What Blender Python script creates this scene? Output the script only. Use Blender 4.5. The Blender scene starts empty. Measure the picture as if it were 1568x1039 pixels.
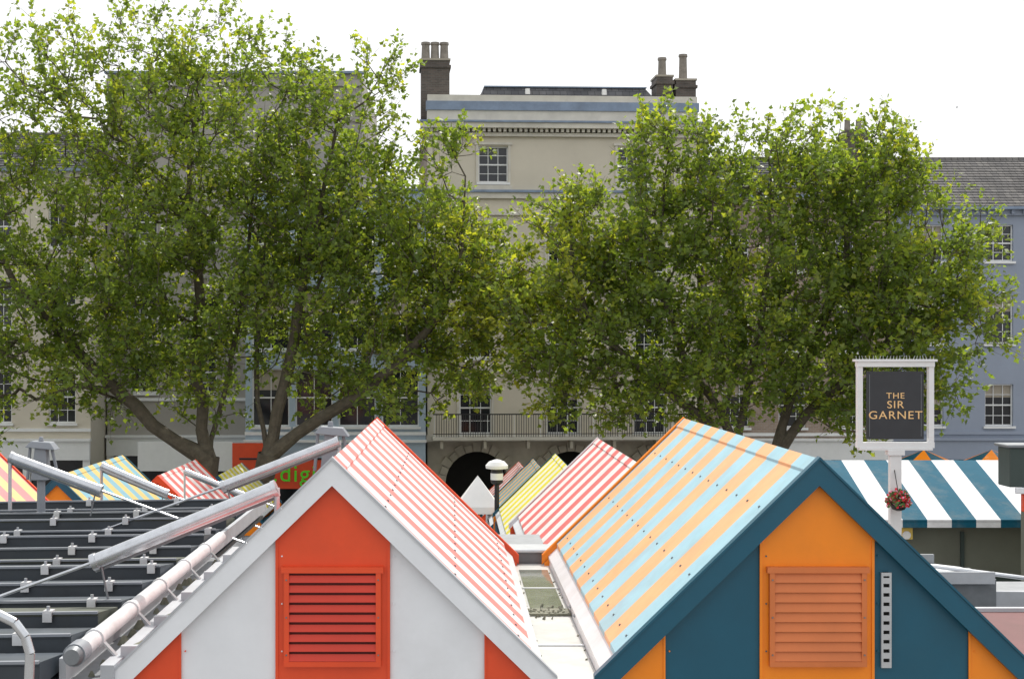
import bpy, math, random
import numpy as np
from mathutils import Vector
R=math.radians
random.seed(7)
sc=bpy.context.scene
COL=sc.collection
EYE=4.3
# ------------------------------------------------------------------ materials
def _mat(name):
    m=bpy.data.materials.new(name); m.use_nodes=True
    nt=m.node_tree; b=nt.nodes['Principled BSDF']
    return m,nt,b
def noise_col(nt,c,amt,scale,dirt=0.0,dirtcol=(0.08,0.07,0.05),src=None,stretch=(1,1,1)):
    N=nt.nodes; L=nt.links
    tc=N.new('ShaderNodeTexCoord'); mp=N.new('ShaderNodeMapping'); mp.inputs['Scale'].default_value=stretch
    L.new(tc.outputs['Object'],mp.inputs[0])
    no=N.new('ShaderNodeTexNoise'); no.inputs['Scale'].default_value=scale; no.inputs['Detail'].default_value=6
    no.inputs['Roughness'].default_value=.65
    L.new(mp.outputs[0],no.inputs['Vector'])
    mr=N.new('ShaderNodeMapRange'); mr.inputs[1].default_value=.3; mr.inputs[2].default_value=.7
    mr.inputs[3].default_value=1-amt; mr.inputs[4].default_value=1+amt
    L.new(no.outputs['Fac'],mr.inputs[0])
    mx=N.new('ShaderNodeVectorMath'); mx.operation='MULTIPLY'
    if src is None: mx.inputs[0].default_value=c[:3]
    else: L.new(src,mx.inputs[0])
    L.new(mr.outputs[0],mx.inputs[1])
    out=mx.outputs[0]
    if dirt>0:
        n2=N.new('ShaderNodeTexNoise'); n2.inputs['Scale'].default_value=scale*.37; n2.inputs['Detail'].default_value=8
        n2.inputs['Roughness'].default_value=.7
        L.new(mp.outputs[0],n2.inputs['Vector'])
        m2=N.new('ShaderNodeMapRange'); m2.inputs[1].default_value=.5; m2.inputs[2].default_value=.75
        m2.inputs[3].default_value=0; m2.inputs[4].default_value=dirt
        L.new(n2.outputs['Fac'],m2.inputs[0])
        mi=N.new('ShaderNodeMix'); mi.data_type='RGBA'
        L.new(m2.outputs[0],mi.inputs[0]); L.new(out,mi.inputs[6]); mi.inputs[7].default_value=(*dirtcol,1)
        out=mi.outputs[2]
    return out,no
def mat(name,c,rough=.6,amt=.1,scale=6,dirt=0,metal=0,bump=0,stretch=(1,1,1),dirtcol=(0.08,0.07,0.05),spec=.5):
    m,nt,b=_mat(name)
    o,no=noise_col(nt,c,amt,scale,dirt,dirtcol,None,stretch)
    nt.links.new(o,b.inputs['Base Color'])
    b.inputs['Roughness'].default_value=rough; b.inputs['Metallic'].default_value=metal
    b.inputs['Specular IOR Level'].default_value=spec
    if bump:
        bp=nt.nodes.new('ShaderNodeBump'); bp.inputs['Strength'].default_value=bump; bp.inputs['Distance'].default_value=.02
        nt.links.new(no.outputs['Fac'],bp.inputs['Height']); nt.links.new(bp.outputs[0],b.inputs['Normal'])
    return m
def stripes(name,c1,c2,w=.34,axis=1,phase=0,rough=.5,spec=.35):
    m,nt,b=_mat(name); N=nt.nodes; L=nt.links
    tc=N.new('ShaderNodeTexCoord'); sp=N.new('ShaderNodeSeparateXYZ'); L.new(tc.outputs['Object'],sp.inputs[0])
    a=N.new('ShaderNodeMath'); a.operation='MULTIPLY_ADD'; a.inputs[1].default_value=1/(2*w); a.inputs[2].default_value=phase+20
    L.new(sp.outputs[axis],a.inputs[0])
    fr=N.new('ShaderNodeMath'); fr.operation='FRACT'; L.new(a.outputs[0],fr.inputs[0])
    g=N.new('ShaderNodeMath'); g.operation='GREATER_THAN'; g.inputs[1].default_value=.5; L.new(fr.outputs[0],g.inputs[0])
    mi=N.new('ShaderNodeMix'); mi.data_type='RGBA'; L.new(g.outputs[0],mi.inputs[0])
    mi.inputs[6].default_value=(*c1,1); mi.inputs[7].default_value=(*c2,1)
    o,no=noise_col(nt,None,.07,5,.32,(.30,.27,.22),mi.outputs[2],(1,1,1))
    L.new(o,b.inputs['Base Color']); b.inputs['Roughness'].default_value=rough; b.inputs['Specular IOR Level'].default_value=spec
    n3=N.new('ShaderNodeTexNoise'); n3.inputs['Scale'].default_value=1.7; n3.inputs['Detail'].default_value=2
    L.new(tc.outputs['Object'],n3.inputs['Vector'])
    bp=N.new('ShaderNodeBump'); bp.inputs['Strength'].default_value=.35; bp.inputs['Distance'].default_value=.05
    L.new(n3.outputs['Fac'],bp.inputs['Height']); L.new(bp.outputs[0],b.inputs['Normal'])
    return m
M={}
M['white']=mat('white_paint',(.78,.80,.83),.4,.04,3,.22,dirtcol=(.45,.45,.42))
M['red']=mat('red_paint',(.76,.075,.016),.4,.06,3,.15,dirtcol=(.4,.05,.03))
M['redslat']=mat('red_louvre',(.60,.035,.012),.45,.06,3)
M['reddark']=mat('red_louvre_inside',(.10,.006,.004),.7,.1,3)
M['orange']=mat('orange_paint',(.90,.25,.006),.4,.05,3,.15,dirtcol=(.5,.17,.03))
M['orslat']=mat('orange_louvre',(.62,.17,.045),.5,.08,3)
M['teal']=mat('teal_paint',(.005,.085,.14),.35,.08,3,.12,dirtcol=(.05,.12,.14))
M['greytrim']=mat('grey_trim',(.45,.47,.5),.45,.08,4,.2)
M['flash']=mat('white_flashing',(.70,.72,.74),.4,.08,5,.3,dirtcol=(.35,.35,.3))
M['gutter']=mat('gutter_lining',(.60,.60,.57),.3,.12,3,.55,dirtcol=(.25,.26,.21),bump=.25)
M['water']=mat('gutter_water',(.20,.21,.18),.06,.25,4,.4,dirtcol=(.32,.33,.30),bump=.08)
M['steel']=mat('galvanised_steel',(.55,.57,.6),.32,.1,8,.15,metal=.75)
M['steeldark']=mat('dull_steel',(.2,.215,.23),.5,.15,8,.2,metal=.4)
M['silver']=mat('silver_tube',(.58,.60,.63),.25,.10,10,.2,metal=.75)
M['pipewhite']=mat('white_pipe',(.6,.61,.62),.45,.1,8,.3,dirtcol=(.25,.24,.2))
M['slat']=mat('canopy_panel',(.05,.066,.085),.45,.25,2.5,.35,dirtcol=(.12,.125,.11))
M['slatface']=mat('canopy_panel_shaded',(.028,.037,.047),.5,.25,3,.2)  # darker copy of the panel colour, shade of the front faces put into it
M['slat2']=mat('canopy_panel_mossy',(.08,.09,.065),.6,.3,4,.4,dirtcol=(.15,.16,.11))
M['moss']=mat('mossy_concrete',(.20,.20,.15),.85,.4,9,.6,dirtcol=(.05,.055,.03),bump=.5)
M['olive']=mat('olive_wall',(.15,.16,.125),.7,.1,2,.2)
M['kioskg']=mat('kiosk_green',(.035,.055,.05),.5,.1,3)
M['maroon']=mat('maroon_roof',(.17,.075,.075),.65,.12,3,.3,spec=.2)
M['black']=mat('black_paint',(.012,.013,.016),.4,.1,5)
M['signboard']=mat('sign_charcoal',(.03,.032,.037),.5,.15,4)
M['gold']=mat('gold_letter',(.85,.55,.25),.45,.05,10)
M['lime']=mat('lime_letter',(.12,.78,.02),.5,.05,10)
M['stone']=mat('cream_render',(.60,.55,.455),.85,.06,.6,.25,dirtcol=(.36,.33,.27),bump=.1)
M['stone2']=mat('stone_trim',(.62,.59,.52),.85,.1,1.5,.35,dirtcol=(.3,.28,.25),bump=.2)
M['stone3']=mat('rusticated_stone',(.42,.38,.31),.9,.15,1.5,.4,dirtcol=(.18,.16,.14),bump=.3)
M['lead']=mat('lead_flashing',(.20,.26,.36),.5,.2,2,.3,dirtcol=(.14,.16,.19))
M['grrender']=mat('grey_render',(.36,.34,.31),.85,.1,.5,.3,bump=.1)
M['blueglass']=mat('pale_blue_panels',(.36,.45,.54),.3,.12,.8,.1)
M['bluegrey']=mat('blue_grey_paint',(.28,.32,.40),.75,.06,.6,.15,dirtcol=(.2,.23,.28),bump=.05)
M['frame']=mat('window_frame_white',(.74,.75,.75),.5,.04,3)
M['glass']=mat('window_glass_dark',(.016,.019,.024),.08,.4,1.2)
M['blind']=mat('window_blind',(.35,.31,.25),.8,.1,2)
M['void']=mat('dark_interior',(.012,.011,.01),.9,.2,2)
M['pot']=mat('clay_pot',(.24,.215,.185),.8,.25,5,.4)
M['lamp']=mat('lamp_housing',(.7,.5,.1),.5,.05,3)
M['greyhood']=mat('grey_cowl',(.24,.26,.29),.5,.12,3,.2)
M['canvas']=mat('white_canvas',(.78,.78,.76),.8,.05,2)
M['bird']=mat('feathers_grey',(.1,.1,.11),.8,.2,20)
M['flowerred']=mat('petals_red',(.75,.02,.05),.6,.2,9)
M['flowerpink']=mat('petals_pink',(.85,.3,.42),.6,.2,9)
M['bgreen']=mat('basket_leaves',(.08,.17,.035),.6,.3,9)
def brick(name,c1,c2,mortar,scale=1.0,bw=.23,rh=.075):
    m,nt,b=_mat(name); N=nt.nodes; L=nt.links
    tc=N.new('ShaderNodeTexCoord'); mp=N.new('ShaderNodeMapping'); mp.inputs['Rotation'].default_value=(R(-90),0,0)
    L.new(tc.outputs['Object'],mp.inputs[0])
    br=N.new('ShaderNodeTexBrick'); br.inputs['Scale'].default_value=1
    br.inputs['Brick Width'].default_value=bw; br.inputs['Row Height'].default_value=rh; br.inputs['Mortar Size'].default_value=.012
    br.inputs['Color1'].default_value=(*c1,1); br.inputs['Color2'].default_value=(*c2,1); br.inputs['Mortar'].default_value=(*mortar,1)
    L.new(mp.outputs[0],br.inputs['Vector'])
    o,no=noise_col(nt,None,.25,1.2,.35,(.09,.08,.07),br.outputs['Color'])
    L.new(o,b.inputs['Base Color']); b.inputs['Roughness'].default_value=.9
    return m
M['brick']=brick('red_brown_brick',(.27,.19,.145),(.35,.26,.20),(.33,.30,.27))
M['brickd']=brick('sooty_brick',(.085,.07,.06),(.13,.10,.085),(.12,.115,.105))
M['slate']=brick('slate_roof',(.07,.072,.08),(.12,.12,.125),(.03,.03,.035),bw=.3,rh=.22)
M['tile']=brick('grey_pantiles',(.13,.125,.125),(.2,.19,.18),(.03,.03,.03),bw=.28,rh=.3)
def ground_mat():
    m,nt,b=_mat('paving'); N=nt.nodes; L=nt.links
    tc=N.new('ShaderNodeTexCoord')
    br=N.new('ShaderNodeTexBrick'); br.inputs['Scale'].default_value=1
    br.inputs['Brick Width'].default_value=.6; br.inputs['Row Height'].default_value=.4; br.inputs['Mortar Size'].default_value=.008
    br.inputs['Color1'].default_value=(.20,.19,.18,1); br.inputs['Color2'].default_value=(.26,.25,.23,1); br.inputs['Mortar'].default_value=(.08,.08,.075,1)
    L.new(tc.outputs['Object'],br.inputs['Vector'])
    o,no=noise_col(nt,None,.15,.8,.3,(.1,.1,.09),br.outputs['Color'])
    L.new(o,b.inputs['Base Color']); b.inputs['Roughness'].default_value=.85
    return m
M['ground']=ground_mat()
# ------------------------------------------------------------------ mesh builder
class MB:
    def __init__(s): s.v=[];s.f=[];s.m=[];s.mats=[]
    def mi(s,k):
        mm=M[k] if isinstance(k,str) else k
        if mm not in s.mats: s.mats.append(mm)
        return s.mats.index(mm)
    def poly(s,pts,k):
        n=len(s.v); s.v+= [tuple(p) for p in pts]; s.f.append(tuple(range(n,n+len(pts)))); s.m.append(s.mi(k))
    def hexa(s,b,t,k):
        n=len(s.v); s.v+=[tuple(p) for p in b]+[tuple(p) for p in t]; i=s.mi(k)
        for f in [(3,2,1,0),(4,5,6,7),(0,1,5,4),(1,2,6,5),(2,3,7,6),(3,0,4,7)]:
            s.f.append(tuple(n+q for q in f)); s.m.append(i)
    def box(s,x0,x1,y0,y1,z0,z1,k):
        s.hexa([(x0,y0,z0),(x1,y0,z0),(x1,y1,z0),(x0,y1,z0)],[(x0,y0,z1),(x1,y0,z1),(x1,y1,z1),(x0,y1,z1)],k)
    def beam(s,p0,p1,w,h,k,up=(0,0,1)):
        p0=Vector(p0);p1=Vector(p1);d=(p1-p0).normalized();u=Vector(up)
        a=d.cross(u).normalized()*w/2; c=a.cross(d).normalized()*h/2
        s.hexa([p0-a-c,p0+a-c,p1+a-c,p1-a-c],[p0-a+c,p0+a+c,p1+a+c,p1-a+c],k)
    def cyl(s,p0,p1,r0,r1,k,n=12,caps=True):
        p0=Vector(p0);p1=Vector(p1);d=(p1-p0).normalized()
        u=Vector((0,0,1)) if abs(d.z)<.9 else Vector((1,0,0))
        a=d.cross(u).normalized(); c=a.cross(d)
        st=len(s.v); i=s.mi(k)
        for p,r in((p0,r0),(p1,r1)):
            for j in range(n):
                t=2*math.pi*j/n; s.v.append(tuple(p+a*(r*math.cos(t))+c*(r*math.sin(t))))
        for j in range(n):
            q=(j+1)%n; s.f.append((st+j,st+q,st+n+q,st+n+j)); s.m.append(i)
        if caps:
            s.f.append(tuple(st+j for j in reversed(range(n)))); s.m.append(i)
            s.f.append(tuple(st+n+j for j in range(n))); s.m.append(i)
    def tube(s,pts,r,k,n=10):
        for a,b in zip(pts,pts[1:]): s.cyl(a,b,r,r,k,n,True)
    def lathe(s,c,prof,k,n=16):
        c=Vector(c)
        for (r0,z0),(r1,z1) in zip(prof,prof[1:]): s.cyl(c+Vector((0,0,z0)),c+Vector((0,0,z1)),max(r0,.001),max(r1,.001),k,n,False)
    def make(s,name,parent=None,origin=(0,0,0),smooth=False,bevel=0):
        me=bpy.data.meshes.new(name); o=Vector(origin)
        me.from_pydata([tuple(Vector(p)-o) for p in s.v],[],s.f)
        for mm in s.mats: me.materials.append(mm)
        me.polygons.foreach_set('material_index',s.m)
        if smooth:
            me.polygons.foreach_set('use_smooth',[True]*len(s.f))
        me.update()
        ob=bpy.data.objects.new(name,me); COL.objects.link(ob)
        if smooth:
            md=ob.modifiers.new('es','EDGE_SPLIT'); md.split_angle=R(35)
        if bevel:
            md=ob.modifiers.new('bv','BEVEL'); md.width=bevel; md.segments=1; md.limit_method='ANGLE'
        if parent is not None:
            ob.parent=parent
        else: ob.location=o
        return ob
def root(name,loc=(0,0,0),rz=0):
    e=bpy.data.objects.new(name,None); COL.objects.link(e); e.location=loc; e.rotation_euler=(0,0,rz); e.empty_display_size=.5
    return e
def text_mesh(name,body,size,k,parent,loc,rot=(R(90),0,0),extr=.004,align='CENTER',sx=1):
    cu=bpy.data.curves.new(name,'FONT'); cu.body=body; cu.size=size; cu.extrude=extr; cu.align_x=align; cu.align_y='CENTER'; cu.space_character=1.12
    to=bpy.data.objects.new(name+'_tmp',cu); COL.objects.link(to)
    dg=bpy.context.evaluated_depsgraph_get(); me=bpy.data.meshes.new_from_object(to.evaluated_get(dg))
    bpy.data.objects.remove(to)
    me.materials.clear(); me.materials.append(M[k])
    ob=bpy.data.objects.new(name,me); COL.objects.link(ob); ob.parent=parent; ob.location=loc; ob.rotation_euler=rot; ob.scale=(sx,1,1)
    return ob
def gz(y):
    if y<9: return 0.0
    if y<49: return -.0857*(y-9)
    return -.0857*40
# ------------------------------------------------------------------ ground
g=MB()
xs=[-1500,-200,-60,-20,0,20,60,200,1500]; ys=[-600,-30,0,9,20,30,40,49,70,200,2500]
for a,b in zip(xs,xs[1:]):
    for c,d in zip(ys,ys[1:]):
        g.poly([(a,c,gz(c)),(b,c,gz(c)),(b,d,gz(d)),(a,d,gz(d))],'ground')
g.make('ground')
# ------------------------------------------------------------------ market stalls
K=.97
def stall(x,y0,y1,zr,roofmat,cA,cB,barge,bargeback,slatk=None,detail=False,bolts=False,bracket=False,outer=None):
    gr=gz(y0)-.4
    O=(x,y0,zr-3.64); rt=root('market_stall',O)
    H=1.18; F=1.26; t=.035
    r=MB(); fl=MB()
    for s in (-1,1):
        def P(run,y,dz=0): return (x+s*run,y,zr-run*K+dz)
        a,b=y0-.03,y1+.03
        r.hexa([P(0,a,-t),P(H,a,-t),P(H,b,-t),P(0,b,-t)],[P(0,a),P(H,a),P(H,b),P(0,b)],roofmat)
        r.hexa([P(0,a-.01,.002),P(.07,a-.01,.002),P(.07,b,.002),P(0,b,.002)],[P(0,a-.01,.018),P(.07,a-.01,.016),P(.07,b,.016),P(0,b,.018)],roofmat)
        fl.hexa([P(H-.03,a+.01,-t-.03),P(F,a+.01,-t-.03),P(F,b-.01,-t-.03),P(H-.03,b-.01,-t-.03)],
                [P(H-.03,a+.01,-t-.004),P(F,a+.01,-t-.004),P(F,b-.01,-t-.004),P(H-.03,b-.01,-t-.004)],'flash')
        if bolts:
            for q in np.arange(y0+.17,y1,.34):
                for run in (.3,.72,1.1):
                    p=Vector(P(run,q,0)); n=Vector((s*K,0,1)).normalized()
                    fl.cyl(p-n*.002,p+n*.008,.009,.008,'steeldark',6)
    r.make('striped_roof',rt,O)
    for yy,kk,dy,w in ((y0-.075,barge,.045,.14),(y1+.03,bargeback,.03,.06)):
        for s in (-1,1):
            def P(run,y,dz=0): return (x+s*run,y,zr-run*K+dz)
            e=F+.06
            fl.hexa([P(0,yy,-w),P(e,yy,-w),P(e,yy+dy,-w),P(0,yy+dy,-w)],
                    [P(0,yy,.012),P(e,yy,.012),P(e,yy+dy,.012),P(0,yy+dy,.012)],kk)
            ok=outer if (outer and yy<y0) else kk
            fl.hexa([P(-.0,yy-.012,.013),P(e,yy-.012,.013),P(e,yy+dy+.01,.013),P(0,yy+dy+.01,.013)],
                    [P(0,yy-.012,.030),P(e,yy-.012,.030),P(e,yy+dy+.01,.030),P(0,yy+dy+.01,.030)],ok)
    fl.make('barge_boards_and_flashing',rt,O)
    w=MB()
    def top(u): return zr-abs(u)*K-.06
    def panel(a,b,y,kk,zlow):
        pts=[(x+a,y,zlow),(x+b,y,zlow),(x+b,y,top(b))]
        if a<0<b: pts.append((x,y,top(0)))
        pts.append((x+a,y,top(a)))
        w.poly(pts,kk)
        w.poly([(p[0],p[1]+.03,p[2]) for p in reversed(pts)],kk)
    for (gy,sg) in ((y0,1),(y1-.03,-1)):
        off=-.012*sg
        zl=zr-1.45
        E=1.3
        panel(-.33,.33,gy+off,cA,zl)
        panel(-.9,-.33,gy,cB,zl); panel(.33,.9,gy,cB,zl)
        panel(-E,-.9,gy+off,cA,zl); panel(.9,E,gy+off,cA,zl)
    if detail:
        for u in(-.33,.33):
            w.box(x+u-.008,x+u+.008,y0-.02,y0-.006,zr-1.45,top(u)-.03,cA)
        for u in(-.9,.9):
            w.box(x+u-.006,x+u+.006,y0-.018,y0-.006,zr-1.45,top(u)-.03,cA)
    for u in(-1.27,1.24): w.box(x+u,x+u+.03,y0+.05,y1-.05,gr,zr-1.4,cB)
    w.box(x-1.3,x+1.3,y0-.03,y0-.002,zr-1.75,zr-1.452,cA)
    w.box(x-1.3,x+1.3,y1+.002,y1+.03,zr-1.75,zr-1.452,cA)
    w.box(x-1.24,x+1.24,y0+.02,y0+.06,gr,zr-1.76,'greytrim')
    w.box(x-1.24,x+1.24,y1-.06,y1-.02,gr,zr-1.76,'greytrim')
    for u in (-1.3,-.66,0,.66,1.24):
        w.box(x+u,x+u+.06,y0-.03,y0+.015,gr,zr-1.76,cB)
    w.box(x-1.3,x+1.3,y0-.25,y0+.015,zr-2.75,zr-2.68,'white')
    w.make('gable_walls',rt,O)
    if detail:
        v=MB(); z0,z1=zr-1.175,zr-.655; hw=.285
        yf=y0-.05
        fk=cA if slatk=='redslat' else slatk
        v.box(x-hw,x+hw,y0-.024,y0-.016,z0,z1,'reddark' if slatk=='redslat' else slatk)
        for a,b in((-hw,-hw+.03),(hw-.03,hw)): v.box(x+a,x+b,yf,y0-.013,z0,z1,fk)
        v.box(x-hw-.015,x+hw+.015,yf-.004,y0-.013,z1,z1+.035,fk)
        v.box(x-hw-.0,x+hw+.0,yf-.002,y0-.013,z0-.03,z0,fk)
        n=9; pitch=(z1-z0)/n
        for i in range(n):
            zz=z0+i*pitch
            dep=.72 if slatk=='redslat' else .98
            v.hexa([(x-hw+.03,yf+.002,zz+.002),(x+hw-.03,yf+.002,zz+.002),(x+hw-.03,yf+.008,zz),(x-hw+.03,yf+.008,zz)],
                   [(x-hw+.03,y0-.032,zz+pitch*dep),(x+hw-.03,y0-.032,zz+pitch*dep),(x+hw-.03,y0-.026,zz+pitch*dep),(x-hw+.03,y0-.026,zz+pitch*dep)],slatk)
        for a in(-hw+.015,hw-.015):
            for zz in (z0+.04,(z0+z1)/2,z1-.04): v.cyl((x+a,yf-.006,zz),(x+a,yf,zz),.005,.005,'steeldark',8)
        v.make('louvre_vent',rt,O)
        sc_=MB()
        for u in (-.9,-.33,.33,.9):
            for zz in np.arange(zr-1.4,top(u)-.1,.28):
                sc_.cyl((x+u+.03,y0-.018,zz),(x+u+.03,y0-.006,zz),.005,.005,cB if abs(u)<.5 else cA,6)
        sc_.make('panel_screws',rt,O)
    if bracket:
        bb=MB(); bx=x+.405; z0,z1=zr-1.215,zr-.655
        bb.box(bx-.03,bx-.018,y0-.03,y0-.004,z0,z1,'steel'); bb.box(bx+.018,bx+.03,y0-.03,y0-.004,z0,z1,'steel')
        bb.box(bx-.018,bx+.018,y0-.009,y0-.004,z0,z1,'void')
        zz=z0
        while zz<z1-.03:
            bb.box(bx-.018,bx+.018,y0-.03,y0-.024,zz,zz+.034,'steel'); zz+=.055
        bb.box(bx-.018,bx+.018,y0-.03,y0-.024,z1-.02,z1,'steel')
        bb.make('perforated_channel',rt,O)
    return rt
RW=stripes('roof_red_white',(.78,.21,.19),(.80,.75,.74),.25,1,.1)
PB=stripes('roof_peach_blue',(.78,.42,.20),(.32,.54,.62),.34,1,.5)
RW2=stripes('roof_red_white_b',(.70,.16,.15),(.75,.72,.70),.34)
YW=stripes('roof_yellow_white',(.72,.62,.03),(.73,.73,.58),.34)
TO=stripes('roof_teal_orange',(.12,.3,.36),(.6,.35,.15),.34)
PY=stripes('roof_pink_yellow',(.76,.26,.27),(.80,.62,.26),.34)
YB=stripes('roof_yellow_blue',(.70,.50,.18),(.22,.43,.52),.34)
TWX=stripes('roof_teal_white',(.008,.10,.16),(.76,.77,.78),.345,0,.1,.75,.15)
stall(-.71,8.4,13.2,3.644,RW,'red','white','white','red','redslat',True,True,False,'greytrim')
stall(2.145,8.4,13.2,3.644,PB,'orange','teal','teal','orange','orslat',True,True,True)
rows=[(16.3,21.1,2.97),(25.0,29.9,2.1),(33.5,38.3,1.35),(42,46.7,.6)]
for (a,b,z),rm,cs in zip(rows,(RW2,YW,TO,RW2),(('red','white','white'),('orange','teal','teal'),('red','white','teal'),('orange','teal','red'))):
    stall(2.145,a,b,z,rm,cs[0],cs[1],cs[2],cs[2])
for (a,b,z),rm,cs in zip(rows,(PY,YB,RW2,YW),(('red','white','red'),('orange','teal','teal'),('red','white','red'),('orange','teal','teal'))):
    stall(-6.95,a,b,z-.03,rm,cs[0],cs[1],cs[2],cs[2])
stall(-9.9,16.3,21.1,2.9,YB,'orange','teal','teal','teal')
stall(-9.9,25,29.9,2.1,RW2,'red','white','red','red')
# ------------------------------------------------------------------ valley gutter
o=MB()
x0,x1=.545,.885
o.box(x0,x1,8.35,13.3,2.27,2.30,'gutter')
o.hexa([(x0-.03,8.35,2.27),(x0,8.35,2.27),(x0,13.3,2.27),(x0-.03,13.3,2.27)],[(x0-.05,8.35,2.385),(x0-.02,8.35,2.385),(x0-.02,13.3,2.385),(x0-.05,13.3,2.385)],'flash')
o.hexa([(x1,8.35,2.27),(x1+.03,8.35,2.27),(x1+.03,13.3,2.27),(x1,13.3,2.27)],[(x1+.02,8.35,2.385),(x1+.05,8.35,2.385),(x1+.05,13.3,2.385),(x1+.02,13.3,2.385)],'flash')
o.box(x0+.05,x1-.03,10.95,12.9,2.303,2.306,'water')
for yy in (9.6,11.9): o.box(x0,x1,yy,yy+.03,2.302,2.309,'flash')
o.box(x0,x1,10.68,10.9,2.304,2.32,'moss')
for i in range(70):
    px=random.uniform(x0+.02,x1-.03); py=random.gauss(10.78,.1); q=random.uniform(.006,.018)
    o.cyl((px,py,2.30),(px+.01,py,2.32+q*.5),q,q*.4,'moss',6)
for i in range(30):
    px=random.choice([x0+random.uniform(.01,.03),x1-random.uniform(.01,.03)]); py=random.uniform(8.5,13); q=random.uniform(.005,.010)
    o.cyl((px,py,2.30),(px+.01,py,2.305+q*.5),q,q*.4,'moss',6)
for yy in (10.72,10.35):
    o.beam((x1-.01,yy,2.36),(x1+.12,yy+.02,2.47),.05,.01,'steeldark')
    o.beam((x0+.01,yy,2.36),(x0-.12,yy+.02,2.47),.05,.01,'steeldark')
o.make('valley_gutter',None,(.7,8.4,2.3))
o=MB()
o.box(.45,.98,13.35,13.6,2.2,2.40,'steeldark'); o.box(.42,1.01,13.3,13.7,2.40,2.43,'steel'); o.box(.45,.98,13.6,16.2,2.0,2.2,'steeldark')
o.box(.3,1.1,16.28,18,1.2,1.75,'greytrim')
o.make('gutter_cover_box',None,(.7,13.4,2.2),bevel=.008)
# ------------------------------------------------------------------ aisle canopy on the left
o=MB()
y=8.0; i=0
while y<17.2:
    xr=-2.33; xl=-6.6
    zf=2.40; h=.14+.02*(i%3)+random.uniform(-.012,.012)
    k='slat' if i%4!=2 else 'slat2'
    sk_=random.uniform(-.03,.03)
    o.hexa([(xl,y+sk_,zf-.05),(xr,y,zf+.0),(xr,y+.56,zf+.0),(xl,y+.56,zf-.05)],[(xl,y+.02+sk_,zf-.05+h),(xr,y+.02,zf+h),(xr,y+.56,zf+h-.06),(xl,y+.56,zf+h-.11)],k)
    o.hexa([(xl,y-.012+sk_,zf-.06),(xr,y-.012,zf-.01),(xr,y-.003,zf-.01),(xl,y-.003+sk_,zf-.06)],[(xl,y+.005+sk_,zf-.07+h),(xr,y+.005,zf-.02+h),(xr,y+.013,zf-.02+h),(xl,y+.013+sk_,zf-.07+h)],'slatface')
    o.beam((xl,y+sk_,zf-.045+h),(xr,y+.0,zf+.005+h),.03,.016,'greyhood')  # paler strip stands in for the highlight along the panel's top edge
    for xx in (-5.4,-4.25,-3.3,-2.55):
        xx+=random.uniform(-.16,.16)
        zz=zf-.05+.05*(xx-xl)/(xr-xl)+h; yy=y+sk_*(xr-xx)/(xr-xl)
        o.box(xx-.03,xx+.03,yy-.03,yy+.05,zz-.01,zz+.022,'pipewhite')
        o.box(xx-.03,xx+.03,yy-.035,yy-.02,zz-.05,zz+.01,'pipewhite')
        o.cyl((xx,yy+.0,zz+.02),(xx,yy+.0,zz+.05),.012,.012,'steel',8)
    y+=.66; i+=1
o.box(-6.55,-2.3,8.1,17.2,2.26,2.30,'slatface')
o.make('aisle_canopy',None,(-4.4,12,2.4))
o=MB()
o.cyl((-2.16,8.25,2.56),(-2.16,13.2,2.56),.052,.052,'pipewhite',16)
o.cyl((-2.16,8.1,2.56),(-2.16,8.25,2.56),.066,.066,'greyhood',16); o.cyl((-2.16,8.05,2.56),(-2.16,8.1,2.56),.045,.06,'steeldark',16)
for yy in np.arange(8.55,13.2,.95):
    o.cyl((-2.16,yy,2.56),(-2.16,yy+.05,2.56),.062,.062,'pipewhite',16)
    o.beam((-2.11,yy+.03,2.54),(-1.98,yy+.03,2.40),.05,.012,'steel')
    o.box(-2.0,-1.9,yy,yy+.05,2.36,2.52,'greytrim')
    o.beam((-2.0,yy+.25,2.45),(-1.86,yy+.35,2.50),.06,.02,'moss')
o.box(-2.30,-1.92,8.3,13.3,2.30,2.36,'steeldark')
o.box(-2.06,-1.98,8.3,13.3,2.36,2.46,'greytrim')
o.box(-2.3,-2.26,8.3,17.2,2.36,2.50,'greytrim')
for i in range(40):
    yy=random.uniform(8.4,13); q=random.uniform(.02,.05); xx=-2.0+random.uniform(-.22,.04); o.cyl((xx,yy,2.36),(xx,yy,2.37+q),q,q*.3,'moss',7)
o.make('eave_pipe_and_gutter',None,(-2.1,10,2.4),smooth=True)
def canopy_tube(p0,p1,r=.055):
    o=MB(); p0=Vector(p0);p1=Vector(p1);d=(p1-p0).normalized()
    o.cyl(p0,p1,r,r,'silver',20)
    o.cyl(p0-d*.02,p0+d*.02,r*1.12,r*1.12,'steel',20); o.cyl(p1-d*.03,p1,r*1.1,r*1.1,'steel',20)
    o.cyl(p0+Vector((0,0,-.055))+d*.05,p0+Vector((0,0,-.3))+d*.1,.008,.008,'steeldark',8)
    o.beam(p0+Vector((0,.03,-.07)),p1+Vector((0,.03,-.07)),.03,.02,'steeldark')
    s=-1 if d.x>0 else 1
    e=p0+Vector((s*1.7,.0,-.62)); o.cyl(p0,e,.012,.012,'steel',8)
    o.cyl(p1,p1+Vector((0,0,-.55)),.02,.02,'steel',8)
    o.make('canopy_tube_arm',None,p0,smooth=True)
canopy_tube((-2.52,10,2.81),(-1.24,10,3.33))
canopy_tube((-2.36,14.6,2.90),(-1.17,14.6,3.36))
canopy_tube((-3.63,14.6,2.86),(-4.55,14.6,3.2))
canopy_tube((-3.75,18.6,2.42),(-4.6,18.6,2.78))
canopy_tube((-4.0,27,1.55),(-5.1,27,2.0))
o=MB()
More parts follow.
